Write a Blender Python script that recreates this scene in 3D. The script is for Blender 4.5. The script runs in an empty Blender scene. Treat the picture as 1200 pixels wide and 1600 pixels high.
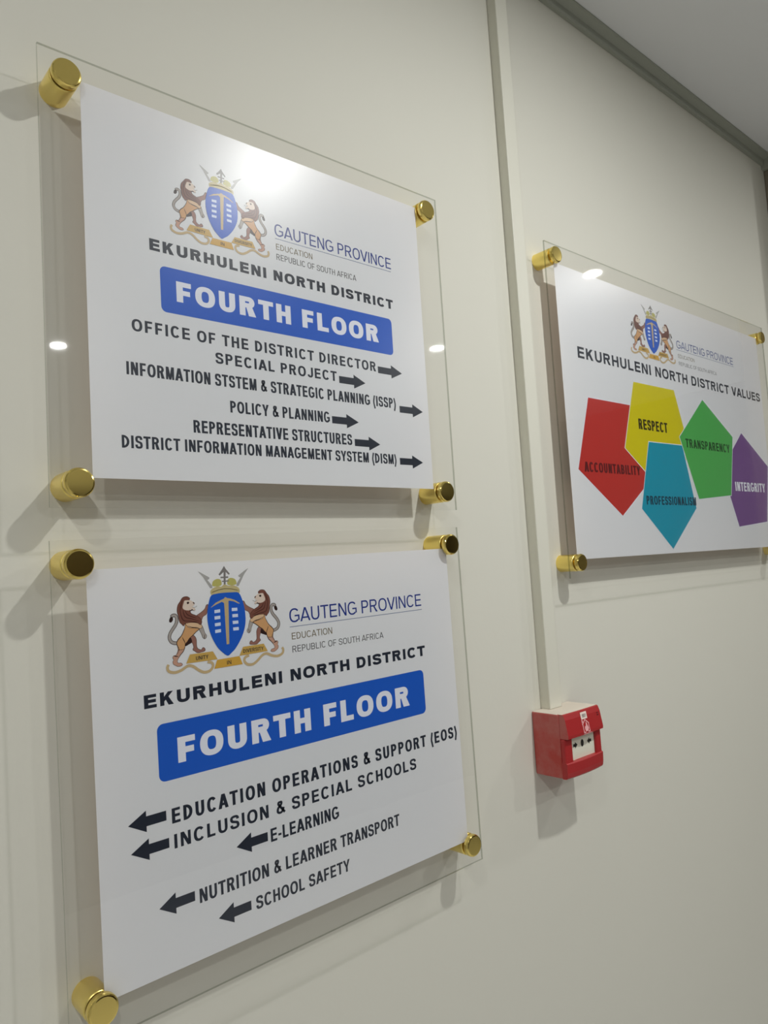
import bpy, bmesh, math, random
from mathutils import Vector, Matrix
random.seed(4)

# ------------------------------------------------------------------ scene, camera, light
scene = bpy.context.scene
COL = scene.collection
Z0 = 1.70                       # height of the signs' datum above the floor
CEIL = Z0 + 0.914               # ceiling height

vs = scene.view_settings
vs.view_transform = 'Standard'
vs.look = 'None'
vs.gamma = 1.0
vs.use_curve_mapping = False
vs.exposure = 0.0
scene.cycles.transparent_max_bounces = 40
scene.cycles.max_bounces = 10

cd = bpy.data.cameras.new('camera')
cd.sensor_fit = 'AUTO'; cd.sensor_width = 36.0
cd.lens = 36.0 * 1157.8 / 1600.0
cd.clip_start = 0.02
cam = bpy.data.objects.new('camera', cd); COL.objects.link(cam)
yaw, pitch, roll = math.radians(41.45999), math.radians(4.21914), math.radians(-3.60589)
fwd = Vector((math.sin(yaw)*math.cos(pitch), math.cos(yaw)*math.cos(pitch), math.sin(pitch)))
rgt = Vector((math.cos(yaw), -math.sin(yaw), 0.0))
upv = rgt.cross(fwd)
c_, s_ = math.cos(roll), math.sin(roll)
r2 = rgt*c_ + upv*s_
u2 = upv*c_ - rgt*s_
cam.matrix_world = Matrix(((r2.x, u2.x, -fwd.x, -0.23699), (r2.y, u2.y, -fwd.y, -0.67576),
                           (r2.z, u2.z, -fwd.z, Z0 - 0.0354), (0, 0, 0, 1)))
scene.camera = cam

w = bpy.data.worlds.new('world'); scene.world = w; w.use_nodes = True
w.node_tree.nodes['Background'].inputs[0].default_value = (0.9, 0.93, 1.0, 1)
w.node_tree.nodes['Background'].inputs[1].default_value = 0.02

LAMP_POWER = 8.5
LAMP_COL = (0.99, 1.0, 0.985)
# x, y, relative power of each recessed ceiling downlight; the last is an added lamp, unseen
LAMPS = [(0.69, -0.775, 1.12), (-0.60, -0.86, 0.42), (1.95, -0.72, 0.48),
         (-0.62, -1.55, 0.66), (0.72, -2.33, 0.88), (2.09, -1.60, 0.95), (-1.9, -1.2, 0.40)]

# ------------------------------------------------------------------ materials
def srgb(r, g, b):
    f = lambda c: (c/12.92 if c <= 0.04045 else ((c+0.055)/1.055)**2.4)
    return (f(r/255), f(g/255), f(b/255), 1.0)

def principled(name, col, rough=0.5, metal=0.0, spec=0.5):
    m = bpy.data.materials.new(name); m.use_nodes = True
    b = m.node_tree.nodes['Principled BSDF']
    b.inputs['Base Color'].default_value = col
    b.inputs['Roughness'].default_value = rough
    b.inputs['Metallic'].default_value = metal
    b.inputs['Specular IOR Level'].default_value = spec
    return m

def noisy(m, scale=60.0, bump=0.05, dist=0.001, var=0.0, detail=4.0, vscale=3.0):
    """procedural surface: fine bump plus a faint large-scale colour unevenness"""
    nt = m.node_tree; b = nt.nodes['Principled BSDF']
    tc = nt.nodes.new('ShaderNodeTexCoord')
    n = nt.nodes.new('ShaderNodeTexNoise'); n.inputs['Scale'].default_value = scale; n.inputs['Detail'].default_value = detail
    nt.links.new(tc.outputs['Object'], n.inputs['Vector'])
    bp = nt.nodes.new('ShaderNodeBump'); bp.inputs['Strength'].default_value = bump; bp.inputs['Distance'].default_value = dist
    nt.links.new(n.outputs['Fac'], bp.inputs['Height']); nt.links.new(bp.outputs['Normal'], b.inputs['Normal'])
    if var:
        n2 = nt.nodes.new('ShaderNodeTexNoise'); n2.inputs['Scale'].default_value = vscale; n2.inputs['Detail'].default_value = 5.0
        nt.links.new(tc.outputs['Object'], n2.inputs['Vector'])
        mx = nt.nodes.new('ShaderNodeMix'); mx.data_type = 'RGBA'
        c = b.inputs['Base Color'].default_value
        mx.inputs[6].default_value = (c[0]*(1-var), c[1]*(1-var), c[2]*(1-var), 1)
        mx.inputs[7].default_value = (min(1, c[0]*(1+var)), min(1, c[1]*(1+var)), min(1, c[2]*(1+var)), 1)
        nt.links.new(n2.outputs['Fac'], mx.inputs[0]); nt.links.new(mx.outputs[2], b.inputs['Base Color'])
    return m

def clear_sheet(name, tint, rough=0.015, haze=0.0):
    """clear acrylic as a thin sheet: straight transmission plus an angle-dependent (Schlick) gloss"""
    m = bpy.data.materials.new(name); m.use_nodes = True
    nt = m.node_tree; nt.nodes.clear()
    out = nt.nodes.new('ShaderNodeOutputMaterial')
    lw = nt.nodes.new('ShaderNodeLayerWeight'); lw.inputs['Blend'].default_value = 0.5
    p = nt.nodes.new('ShaderNodeMath'); p.operation = 'POWER'; p.inputs[1].default_value = 5.0
    nt.links.new(lw.outputs['Facing'], p.inputs[0])
    k = nt.nodes.new('ShaderNodeMath'); k.operation = 'MULTIPLY_ADD'; k.inputs[1].default_value = 0.96; k.inputs[2].default_value = 0.022
    nt.links.new(p.outputs[0], k.inputs[0])
    tr = nt.nodes.new('ShaderNodeBsdfTransparent'); tr.inputs[0].default_value = tint
    gl = nt.nodes.new('ShaderNodeBsdfGlossy'); gl.inputs['Color'].default_value = (1, 1, 1, 1); gl.inputs['Roughness'].default_value = rough
    mx = nt.nodes.new('ShaderNodeMixShader')
    nt.links.new(k.outputs[0], mx.inputs[0]); nt.links.new(tr.outputs[0], mx.inputs[1]); nt.links.new(gl.outputs[0], mx.inputs[2])
    nt.links.new(mx.outputs[0], out.inputs[0])
    return m

M = {}
M['wall'] = noisy(principled('wall_paint', srgb(222, 220, 208), 0.62, spec=0.3), 130, 0.10, 0.0012, 0.012, vscale=2.5)
M['ceiling'] = noisy(principled('ceiling_paint', srgb(232, 233, 234), 0.8, spec=0.2), 90, 0.08, 0.001, 0.01)
M['trim'] = noisy(principled('grey_trim', srgb(164, 167, 155), 0.6), 60, 0.05)
M['post'] = noisy(principled('taupe_post', srgb(128, 120, 105), 0.6), 60, 0.05)
M['far'] = noisy(principled('far_wall_paint', srgb(226, 225, 223), 0.7, spec=0.3), 60, 0.08)
M['far_taupe'] = noisy(principled('taupe_wall_paint', srgb(146, 141, 132), 0.7, spec=0.3), 60, 0.08)
M['floor'] = noisy(principled('floor_tile', srgb(230, 229, 227), 0.35), 20, 0.02, var=0.08)
M['wood'] = noisy(principled('dark_door_wood', srgb(58, 46, 36), 0.45), 12, 0.05, var=0.2)
M['trunk'] = noisy(principled('trunking_plastic', srgb(224, 222, 208), 0.5), 60, 0.03)
M['brass'] = principled('polished_brass', (0.88, 0.69, 0.21, 1), 0.13, 1.0)
M['brass_barrel'] = principled('satin_brass', (0.96, 0.77, 0.24, 1), 0.32, 1.0)
M['clear'] = clear_sheet('clear_acrylic', (0.997, 0.997, 0.995, 1), 0.02)
M['edge'] = clear_sheet('acrylic_edge', (0.62, 0.64, 0.60, 1), 0.12)
def printed_paper(name, through):
    """coated paper that lets a little warm light through to the wall behind"""
    m = principled(name, srgb(243, 247, 252), 0.30, spec=0.5); nt = m.node_tree
    b = nt.nodes['Principled BSDF']; o = nt.nodes['Material Output']
    t = nt.nodes.new('ShaderNodeBsdfTranslucent'); t.inputs[0].default_value = (0.97, 0.85, 0.78, 1)
    mx = nt.nodes.new('ShaderNodeMixShader'); mx.inputs[0].default_value = through
    nt.links.new(b.outputs[0], mx.inputs[1]); nt.links.new(t.outputs[0], mx.inputs[2]); nt.links.new(mx.outputs[0], o.inputs[0])
    return m
M['paper'] = printed_paper('print_white', 0.22); M['paper_back'] = printed_paper('print_reverse', 0.8)
def ink(name, r, g, b): 
    M[name] = principled('ink_'+name, srgb(r, g, b), 0.30, spec=0.4)
ink('black', 37, 43, 56); ink('navy', 34, 54, 134); ink('blue', 32, 92, 196); ink('white', 232, 234, 244)
ink('olive', 108, 94, 62); ink('grey', 84, 82, 84); ink('rule', 120, 130, 160)
ink('gold', 200, 164, 88); ink('gold_pale', 196, 172, 130); ink('amber', 206, 162, 70); ink('crown', 194, 180, 132); ink('leaf', 186, 180, 104)
ink('steel', 168, 166, 164); ink('tan', 206, 158, 110); ink('tan_pale', 218, 184, 148); ink('mane', 122, 78, 66); ink('mane_dark', 72, 40, 36)
ink('legbrown', 150, 106, 94); ink('legpink', 196, 152, 132); ink('furgrey', 170, 162, 156); ink('face', 222, 204, 190); ink('outline', 52, 34, 32)
ink('mid_grey', 128, 124, 122); ink('window', 214, 224, 246)
ink('red', 186, 50, 45); ink('yellow', 208, 196, 10); ink('teal', 16, 148, 174); ink('green', 76, 172, 84); ink('purple', 116, 78, 140)
ink('t_red', 96, 26, 30); ink('t_yel', 52, 44, 14); ink('t_teal', 14, 60, 80); ink('t_green', 24, 72, 34)
M['red_plastic'] = noisy(principled('red_plastic', srgb(172, 40, 42), 0.42), 300, 0.02, 0.0005)
M['dust'] = noisy(principled('dusty_top', srgb(214, 203, 188), 0.8), 300, 0.05, 0.0005, 0.06, vscale=60)  # cream tone for the call point's upward faces
M['plate'] = principled('plate_white', srgb(232, 232, 214), 0.35)
M['sym'] = principled('plate_black', srgb(30, 32, 26), 0.5)
M['sticker'] = principled('sticker_paper', srgb(244, 226, 214), 0.6)
M['pictogram'] = principled('pictogram_pink', srgb(240, 176, 176), 0.5)
M['slot'] = principled('slot_dark', srgb(92, 16, 20), 0.6)
M['lamp_white'] = principled('lamp_trim', srgb(235, 235, 232), 0.4)
def emit(name, col, s):
    m = bpy.data.materials.new(name); m.use_nodes = True; nt = m.node_tree; nt.nodes.clear()
    e = nt.nodes.new('ShaderNodeEmission'); e.inputs[0].default_value = col; e.inputs[1].default_value = s
    o = nt.nodes.new('ShaderNodeOutputMaterial'); nt.links.new(e.outputs[0], o.inputs[0]); return m
M['glow'] = emit('lamp_diffuser', (1.0, 0.97, 0.9, 1), 12.0)

# red plastic of the call point's left flank is rubbed dusty
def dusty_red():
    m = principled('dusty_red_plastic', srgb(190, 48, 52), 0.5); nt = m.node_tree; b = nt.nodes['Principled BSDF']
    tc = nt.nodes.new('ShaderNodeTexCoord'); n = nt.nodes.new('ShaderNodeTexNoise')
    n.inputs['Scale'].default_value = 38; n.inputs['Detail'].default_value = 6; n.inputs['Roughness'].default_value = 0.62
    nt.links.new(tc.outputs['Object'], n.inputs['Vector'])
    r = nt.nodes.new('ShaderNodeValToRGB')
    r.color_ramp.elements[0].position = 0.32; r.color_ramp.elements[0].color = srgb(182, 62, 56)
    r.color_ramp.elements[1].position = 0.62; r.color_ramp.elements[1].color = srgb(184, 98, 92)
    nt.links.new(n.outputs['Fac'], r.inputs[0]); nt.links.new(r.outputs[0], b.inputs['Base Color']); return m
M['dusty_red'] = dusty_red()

# ------------------------------------------------------------------ helpers
def obj(name, bm, mats, parent=None, smooth=False):
    me = bpy.data.meshes.new(name)
    bm.normal_update(); bm.to_mesh(me); bm.free()
    for m in (mats if isinstance(mats, (list, tuple)) else [mats]): me.materials.append(m)
    if smooth:
        for p in me.polygons: p.use_smooth = True
    o = bpy.data.objects.new(name, me); COL.objects.link(o)
    if parent: o.parent = parent
    return o

def thing(name, label, cat, loc=(0, 0, 0), roty=0.0, group=None):
    o = bpy.data.objects.new(name, None); COL.objects.link(o)
    o.empty_display_size = 0.05
    o.location = loc; o.rotation_euler = (0, roty, 0)
    o['label'] = label; o['category'] = cat
    if group: o['group'] = group
    return o

def struct(name, bm, m):
    o = obj(name, bm, m); o['kind'] = 'structure'; return o

def box(bm, x0, x1, y0, y1, z0, z1, mat=0, bevel=0.0, seg=2):
    vs_ = [bm.verts.new(p) for p in ((x0,y0,z0),(x1,y0,z0),(x1,y1,z0),(x0,y1,z0),(x0,y0,z1),(x1,y0,z1),(x1,y1,z1),(x0,y1,z1))]
    fs = [bm.faces.new([vs_[i] for i in q]) for q in ((0,3,2,1),(4,5,6,7),(0,1,5,4),(1,2,6,5),(2,3,7,6),(3,0,4,7))]
    for f in fs: f.material_index = mat
    if bevel:
        es = set(e for f in fs for e in f.edges)
        r = bmesh.ops.bevel(bm, geom=list(es), offset=bevel, segments=seg, profile=0.5, affect='EDGES')
        for f in r['faces']: f.material_index = mat
    return fs

def lathe(bm, prof, n=48, cx=0.0, cz=0.0, mat=0):
    """revolve (radius, y) profile about the wall normal through (cx, cz)"""
    rings = []
    for r, y in prof:
        if r < 1e-6: rings.append([bm.verts.new((cx, y, cz))])
        else: rings.append([bm.verts.new((cx + r*math.cos(2*math.pi*i/n), y, cz + r*math.sin(2*math.pi*i/n))) for i in range(n)])
    for a, b in zip(rings, rings[1:]):
        for i in range(n):
            j = (i+1) % n
            if len(a) == 1 and len(b) == 1: continue
            if len(a) == 1: f = bm.faces.new((a[0], b[i], b[j]))
            elif len(b) == 1: f = bm.faces.new((a[i], b[0], a[j]))
            else: f = bm.faces.new((a[i], b[i], b[j], a[j]))
            f.material_index = mat

# --- flat printing: everything in millimetres on the sheet, x right, z up
LAYER = 0.00003
def poly(bm, pts, y, mat=0):
    area = sum(a[0]*b[1]-b[0]*a[1] for a, b in zip(pts, pts[1:]+pts[:1]))
    if area < 0: pts = pts[::-1]
    vv = [bm.verts.new((x*0.001, y, z*0.001)) for x, z in pts]
    f = bm.faces.new(vv); f.material_index = mat; f.normal_update()
    r = bmesh.ops.triangulate(bm, faces=[f])
    for t in r['faces']: t.material_index = mat

def smooth_path(pts, n=5, closed=False):
    out = []; N = len(pts)
    rng = range(N if closed else N-1)
    for i in rng:
        g = (lambda k: pts[k % N]) if closed else (lambda k: pts[min(max(k, 0), N-1)])
        p0, p1, p2, p3 = g(i-1), g(i), g(i+1), g(i+2)
        for s in range(n):
            t = s/n
            out.append(tuple(0.5*((2*p1[k]) + (-p0[k]+p2[k])*t + (2*p0[k]-5*p1[k]+4*p2[k]-p3[k])*t*t + (-p0[k]+3*p1[k]-3*p2[k]+p3[k])*t**3) for k in (0, 1)))
    if not closed: out.append(pts[-1])
    return out

def stroke(bm, pts, wid, y, mat=0, closed=False, taper=False):
    N = len(pts); L = []; Rr = []
    for i, p in enumerate(pts):
        a = pts[(i-1) % N] if closed else pts[max(i-1, 0)]
        b = pts[(i+1) % N] if closed else pts[min(i+1, N-1)]
        dx, dz = b[0]-a[0], b[1]-a[1]; l = math.hypot(dx, dz) or 1
        h = wid/2*((0.35+0.65*math.sin(math.pi*i/(N-1))) if taper else 1)
        L.append((p[0]-dz/l*h, p[1]+dx/l*h)); Rr.append((p[0]+dz/l*h, p[1]-dx/l*h))
    lv = [bm.verts.new((x*0.001, y, z*0.001)) for x, z in L]; rv = [bm.verts.new((x*0.001, y, z*0.001)) for x, z in Rr]
    for i in range(N if closed else N-1):
        j = (i+1) % N
        f = bm.faces.new((lv[i], rv[i], rv[j], lv[j])); f.material_index = mat

# --- lettering: a parametric grotesque alphabet (capitals), cap height 1, drawn with an elliptical pen
ADV = dict(A=1.0, B=1.0, C=1.02, D=1.0, E=0.92, F=0.86, G=1.08, H=1.0, I=0.40, J=0.80, K=1.0, L=0.86, M=1.16, N=1.0, O=1.08,
           P=0.93, R=1.01, S=0.93, T=0.88, U=1.0, V=0.95, Y=0.95)
ADV.update({'&': 1.02, '(': 0.46, ')': 0.46, '-': 0.48, ' ': 0.40, '1': 0.6, '0': 0.8, '5': 0.8})
SB = {'-': 0.05}
SB.update(C=0.06, G=0.06, O=0.06, S=0.055, A=0.005, V=0.005, Y=0.005, T=0.03, J=0.04, P=0.085, R=0.085, L=0.085, F=0.085, E=0.085, K=0.085)

def superarc(cx, cz, rx, rz, a0, a1, n=22, e=2.35):
    out = []
    for i in range(n+1):
        a = math.radians(a0+(a1-a0)*i/n); c, s = math.cos(a), math.sin(a)
        out.append((cx+rx*math.copysign(abs(c)**(2/e), c), cz+rz*math.copysign(abs(s)**(2/e), s)))
    return out

def pen(quads, pts, v, h, closed=False):
    quads.append(None)
    N = len(pts); L = []; Rr = []
    for i, p in enumerate(pts):
        a = pts[(i-1) % N] if closed else pts[max(i-1, 0)]
        b = pts[(i+1) % N] if closed else pts[min(i+1, N-1)]
        dx, dz = b[0]-a[0], b[1]-a[1]; l = math.hypot(dx, dz) or 1
        nx, nz = -dz/l, dx/l
        w = 0.5*math.hypot(nx*v, nz*h)
        L.append((p[0]+nx*w, p[1]+nz*w)); Rr.append((p[0]-nx*w, p[1]-nz*w))
    quads.run = True
    for i in range(N if closed else N-1):
        j = (i+1) % N; quads.append((L[i], Rr[i], Rr[j], L[j]))
    quads.run = False

class Strokes(list):
    # every appended quad opens a new stroke unless it continues a pen run
    def append(self, x):
        if x is not None and not getattr(self, 'run', False): list.append(self, None)
        list.append(self, x)

def glyph(c, W, v, h):
    q = Strokes()
    R_ = lambda x0, x1, z0, z1: q.extend((None, ((x0, z0), (x1, z0), (x1, z1), (x0, z1))))
    def bowl(z0, z1, x1, xs):
        rz = (z1-z0-h)/2; cz = (z0+z1)/2; xm = max(v*0.5, x1-v/2-max(rz*0.95, (x1-xs)*0.45))
        pen(q, [(v*0.4, z1-h/2), (xm, z1-h/2)] + superarc(xm, cz, x1-v/2-xm, rz, 90, -90, 20, 2.1)[1:] + [(v*0.4, z0+h/2)], v, h)
    d = v*1.12
    if c == 'I': R_(0, W, 0, 1)
    elif c == 'L': R_(0, v, 0, 1); R_(v*0.5, W, 0, h)
    elif c == 'E': R_(0, v, 0, 1); R_(v*0.5, W, 0, h); R_(v*0.5, W*0.95, 0.51-h/2, 0.51+h/2); R_(v*0.5, W*0.985, 1-h, 1)
    elif c == 'F': R_(0, v, 0, 1); R_(v*0.5, W*0.92, 0.47-h/2, 0.47+h/2); R_(v*0.5, W, 1-h, 1)
    elif c == 'H': R_(0, v, 0, 1); R_(W-v, W, 0, 1); R_(v*0.5, W-v*0.5, 0.51-h/2, 0.51+h/2)
    elif c == 'T': R_(0, W, 1-h, 1); R_(W/2-v/2, W/2+v/2, 0, 1-h*0.5)
    elif c == 'N': R_(0, v*0.93, 0, 1); R_(W-v*0.93, W, 0, 1); q.append(((0, 1), (W-d, 0), (W, 0), (d, 1)))
    elif c == 'M':
        R_(0, v*0.9, 0, 1); R_(W-v*0.9, W, 0, 1); e = v*0.46
        q.append(((0, 1), (W/2-e, 0), (W/2+e*0.9, 0), (v*1.15, 1))); q.append(((W-v*1.15, 1), (W/2-e*0.9, 0), (W/2+e, 0), (W, 1)))
    elif c in 'VA':
        e = d*0.52
        P = [((0, 1), (W/2-e, 0), (W/2+e*0.8, 0), (d, 1)), ((W-d, 1), (W/2-e*0.8, 0), (W/2+e, 0), (W, 1))]
        if c == 'A':
            P = [tuple((x, 1-z) for x, z in p) for p in P]; R_(W*0.2, W*0.8, 0.21, 0.21+h*0.95)
        [q.append(p) for p in P]
    elif c == 'K':
        R_(0, v, 0, 1); q.append(((v*0.9, 0.26), (W-0.02, 1), (W-d*1.1-0.02, 1), (v*0.9, 0.26+0.36)))
        q.append(((v+(W-v)*0.12, 0.47), (W-d*1.12, 0), (W, 0), (v+(W-v)*0.40, 0.70)))
    elif c == 'Y':
        q.append(((0, 1), (W/2-v/2, 0.40), (W/2+v*0.3, 0.40), (d, 1))); q.append(((W-d, 1), (W/2-v*0.3, 0.40), (W/2+v/2, 0.40), (W, 1)))
        R_(W/2-v/2, W/2+v/2, 0, 0.43)
    elif c in 'O0': pen(q, superarc(W/2, 0.5, W/2-v/2, 0.51-h/2, 0, 360, 44)[:-1], v, h, True)
    elif c == 'C': pen(q, superarc(W/2+0.01, 0.5, W/2-v/2, 0.51-h/2, 37, 323, 40), v, h)
    elif c == 'G':
        pen(q, superarc(W/2, 0.5, W/2-v/2, 0.51-h/2, 38, 318, 40), v, h)
        R_(W-v*0.95, W, 0.13, 0.52); R_(W*0.52, W, 0.52-h*0.95, 0.52)
    elif c == 'S' or c == '5':
        k = W
        P = [(k-v*0.5-0.01, 0.70), (k-v*0.62, 0.82), (k*0.70, 1-h*0.58), (k*0.5, 1-h*0.48), (k*0.27, 1-h*0.62), (v*0.54, 0.80), (v*0.58, 0.655), (k*0.28, 0.565),
             (k*0.52, 0.505), (k*0.76, 0.44), (k-v*0.54, 0.345), (k-v*0.5, 0.22), (k*0.75, h*0.66), (k*0.5, h*0.48), (k*0.28, h*0.6), (v*0.55, 0.19), (v*0.48, 0.31)]
        pen(q, smooth_path(P, 4), v*0.98, h)
    elif c == 'D': R_(0, v, 0, 1); bowl(0, 1, W, W*0.35)
    elif c == 'P': R_(0, v, 0, 1); bowl(0.40, 1, W, W*0.55)
    elif c == 'R':
        R_(0, v, 0, 1); bowl(0.43, 1, W*0.95, W*0.55)
        q.append(((W*0.40, 0.50), (W-d*1.08, 0), (W+0.02, 0), (W*0.40+d*0.95, 0.50)))
    elif c == 'B': R_(0, v, 0, 1); bowl(0.5-h/2, 1, W*0.95, W*0.55); bowl(0, 0.5+h/2, W, W*0.55)
    elif c == 'U':
        r = min(W/2-v/2, 0.36)
        pen(q, [(v/2, 1), (v/2, 0.40)] + superarc(W/2, 0.40, W/2-v/2, 0.41-h/2, 180, 360, 24)[1:] + [(W-v/2, 1)], v, h)
    elif c == 'J': pen(q, [(W-v/2, 1), (W-v/2, 0.36)] + superarc(W/2, 0.36, W/2-v/2, 0.37-h/2, 0, -165, 22)[1:], v, h)
    elif c == '&':
        k = W
        P = [(k*0.97, 0.05), (k*0.72, 0.30), (k*0.40, 0.62), (k*0.27, 0.77), (k*0.30, 0.89), (k*0.44, 1-h*0.5), (k*0.60, 0.90), (k*0.60, 0.76), (k*0.44, 0.61),
             (k*0.24, 0.49), (v*0.52, 0.32), (v*0.62, 0.17), (k*0.36, h*0.5), (k*0.60, 0.12), (k*0.76, 0.27), (k*0.85, 0.46)]
        pen(q, smooth_path(P, 4), v*0.92, h*0.98)
    elif c == '(': pen(q, smooth_path([(W-v*0.3, 1.02), (v*0.75, 0.70), (v*0.5, 0.38), (v*0.75, 0.06), (W-v*0.3, -0.26)], 5), v*0.85, h)
    elif c == ')': pen(q, smooth_path([(v*0.3, 1.02), (W-v*0.75, 0.70), (W-v*0.5, 0.38), (W-v*0.75, 0.06), (v*0.3, -0.26)], 5), v*0.85, h)
    elif c == '-': R_(0, W, 0.29, 0.29+h)
    elif c == '1': R_(W-v, W, 0, 1); q.append(((0, 0.68), (W-v*0.5, 0.80), (W-v*0.5, 1), (0, 0.84)))
    return q

def set_line(body, aspect, v, h, track):
    """polygons of a line of capitals: cap height 1, overall ink width = aspect"""
    fixed = 0.0; flex = 0.0; lay = []
    def widths(k):
        x = 0.0; out = []
        for i, c in enumerate(body):
            sb = SB.get(c, 0.09)*k
            W = ADV[c]*k - 2*sb
            if c == 'I': W = v; sb = 0.095*k
            if c in '()': W = 0.14+v*0.75; sb = 0.05*k
            if c == ' ': x += ADV[c]*k + track; continue
            if i == 0: sb0 = 0
            else: sb0 = sb
            x += sb0; out.append((c, x, W)); x += W + sb + track
        return out
    def total(k):
        o = widths(k); return o[-1][1]+o[-1][2]
    a, b = 0.2, 4.0
    for _ in range(50):
        m = (a+b)/2
        if total(m) < aspect: a = m
        else: b = m
    return [(x, glyph(c, W, v, h)) for c, x, W in widths(a)]

def lettering(bm, body, x0, x1, z0, z1, y, style, mat=0):
    """set a line so that it runs x0..x1 with baseline z0 and cap height z1 (mm)"""
    H = z1-z0; v, h, tr = style
    for gx, quads in set_line(body, (x1-x0)/H, v, h, tr):
        lev = -1
        for qd in quads:
            if qd is None: lev += 1; continue
            P = [(x0+(gx+x)*H, z0+z*H) for x, z in qd]
            ar = sum(a[0]*b[1]-b[0]*a[1] for a, b in zip(P, P[1:]+P[:1]))
            if ar < 0: P = P[::-1]
            bm.faces.new([bm.verts.new((x*0.001, y-max(lev, 0)*0.000004, z*0.001)) for x, z in P]).material_index = mat

# stem, bar, tracking in cap heights
HEAVY = (0.335, 0.235, 0.05); HEAVIER = (0.335, 0.24, 0.05); BOLD = (0.235, 0.18, 0.085); COND = (0.20, 0.168, 0.015)
LIGHT = (0.135, 0.115, 0.0); SMALL = (0.135, 0.115, 0.02); POSTER = (0.26, 0.175, 0.03); MOTTO = (0.17, 0.14, 0.02)

YP = -0.02934                   # front of the printed sheet, distance from the wall
def y_at(layer): return YP - LAYER*(layer+1)

def text_part(parent, name, body, x0, x1, z0, z1, m, style=None, layer=0, label=None):
    bm = bmesh.new(); lettering(bm, body, x0, x1, z0, z1, y_at(layer), style or BOLD)
    o = obj(name, bm, M[m], parent)
    if label: o['label'] = label
    return o

# ------------------------------------------------------------------ the room
ZC = CEIL
bm = bmesh.new(); box(bm, -3.0, 4.2, 0.0, 0.12, 0, ZC); struct('wall_back', bm, M['wall'])
bm = bmesh.new(); box(bm, -3.0, 4.2, -3.5, 0.12, ZC, ZC+0.1); struct('ceiling', bm, M['ceiling'])
bm = bmesh.new(); box(bm, -3.0, 4.2, -3.5, 0.12, -0.1, 0); struct('floor', bm, M['floor'])
bm = bmesh.new(); box(bm, -3.12, -3.0, -3.5, 0.12, 0, ZC); struct('wall_left', bm, M['far'])
bm = bmesh.new(); box(bm, 4.2, 4.32, -3.5, 0.12, 0, ZC); struct('wall_right', bm, M['far_taupe'])
bm = bmesh.new(); box(bm, -3.0, 4.2, -3.62, -3.5, 0, ZC); struct('wall_front', bm, M['far'])
# angle trim round the ceiling, and the post that ends this stretch of wall
TZ = Z0 + 0.894
def angle_trim(bm, x0, x1):
    prof = [(0, TZ), (-0.007, TZ), (-0.008, TZ+0.004), (-0.008, TZ+0.013), (-0.020, ZC-0.003), (-0.024, ZC-0.003), (-0.024, ZC), (0, ZC)]
    a = [bm.verts.new((x0, y, z)) for y, z in prof]; b = [bm.verts.new((x1, y, z)) for y, z in prof]
    n = len(prof)
    for i in range(n): bm.faces.new((a[i], b[i], b[(i+1) % n], a[(i+1) % n]))
    bm.faces.new(a[::-1]); bm.faces.new(b)
bm = bmesh.new(); angle_trim(bm, -3.0, 1.688); struct('trim_1', bm, M['trim'])
bm = bmesh.new(); box(bm, 1.688, 1.90, -0.16, 0.0, 0, ZC-0.03, bevel=0.002); struct('trim_2', bm, M['post'])
bm = bmesh.new(); box(bm, 1.676, 1.912, -0.172, 0.0, ZC-0.03, ZC); struct('trim_3', bm, M['trim'])
bm = bmesh.new(); angle_trim(bm, 1.912, 4.2); struct('trim_4', bm, M['trim'])
bm = bmesh.new(); box(bm, -3.0, 1.688, -0.012, 0.0, 0, 0.09, bevel=0.002); struct('baseboard_back', bm, M['trim'])

# dark double doors across the lobby (seen mirrored in the brass caps)
def door(name, axis, a0, a1, at, sgn):
    bm = bmesh.new()
    def b_(u0, u1, d0, d1, z0, z1):
        if axis == 'x': box(bm, u0, u1, min(at+sgn*d0, at+sgn*d1), max(at+sgn*d0, at+sgn*d1), z0, z1)
        else: box(bm, min(at+sgn*d0, at+sgn*d1), max(at+sgn*d0, at+sgn*d1), u0, u1, z0, z1)
    mid = (a0+a1)/2
    b_(a0+0.06, mid-0.003, 0.0, 0.03, 0, 2.09); b_(mid+0.003, a1-0.06, 0.0, 0.03, 0, 2.09)
    b_(a0, a0+0.06, 0.0, 0.05, 0, 2.15); b_(a1-0.06, a1, 0.0, 0.05, 0, 2.15); b_(a0+0.06, a1-0.06, 0.0, 0.05, 2.0, 2.15)
    struct(name, bm, M['wood'])
door('door_1', 'x', 0.0, 4.15, -3.5, 1)

# recessed downlights
def downlight(x, y, p, label):
    t = thing('ceiling_downlight', label, 'ceiling light', (x, y, ZC), group='recessed ceiling downlights')
    bm = bmesh.new(); n = 40
    prof = [(0.058, 0.0), (0.058, -0.004), (0.055, -0.006), (0.046, -0.006), (0.028, -0.002)]
    rings = [[bm.verts.new((r*math.cos(2*math.pi*i/n), r*math.sin(2*math.pi*i/n), z)) for i in range(n)] for r, z in prof]
    for a, b in zip(rings, rings[1:]):
        for i in range(n): bm.faces.new((a[i], a[(i+1) % n], b[(i+1) % n], b[i]))
    obj('trim_ring', bm, M['lamp_white'], t, True)
    bm = bmesh.new(); bm.faces.new([bm.verts.new((0.028*math.cos(-2*math.pi*i/n), 0.028*math.sin(-2*math.pi*i/n), -0.0025)) for i in range(n)])
    obj('diffuser', bm, M['glow'], t)
    ld = bpy.data.lights.new('downlight_beam', 'AREA'); ld.shape = 'DISK'; ld.size = 0.05
    ld.energy = LAMP_POWER*p; ld.color = LAMP_COL
    lo = bpy.data.objects.new('downlight_beam', ld); COL.objects.link(lo); lo.parent = t; lo.location = (0, 0, -0.008)
    return t
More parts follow.
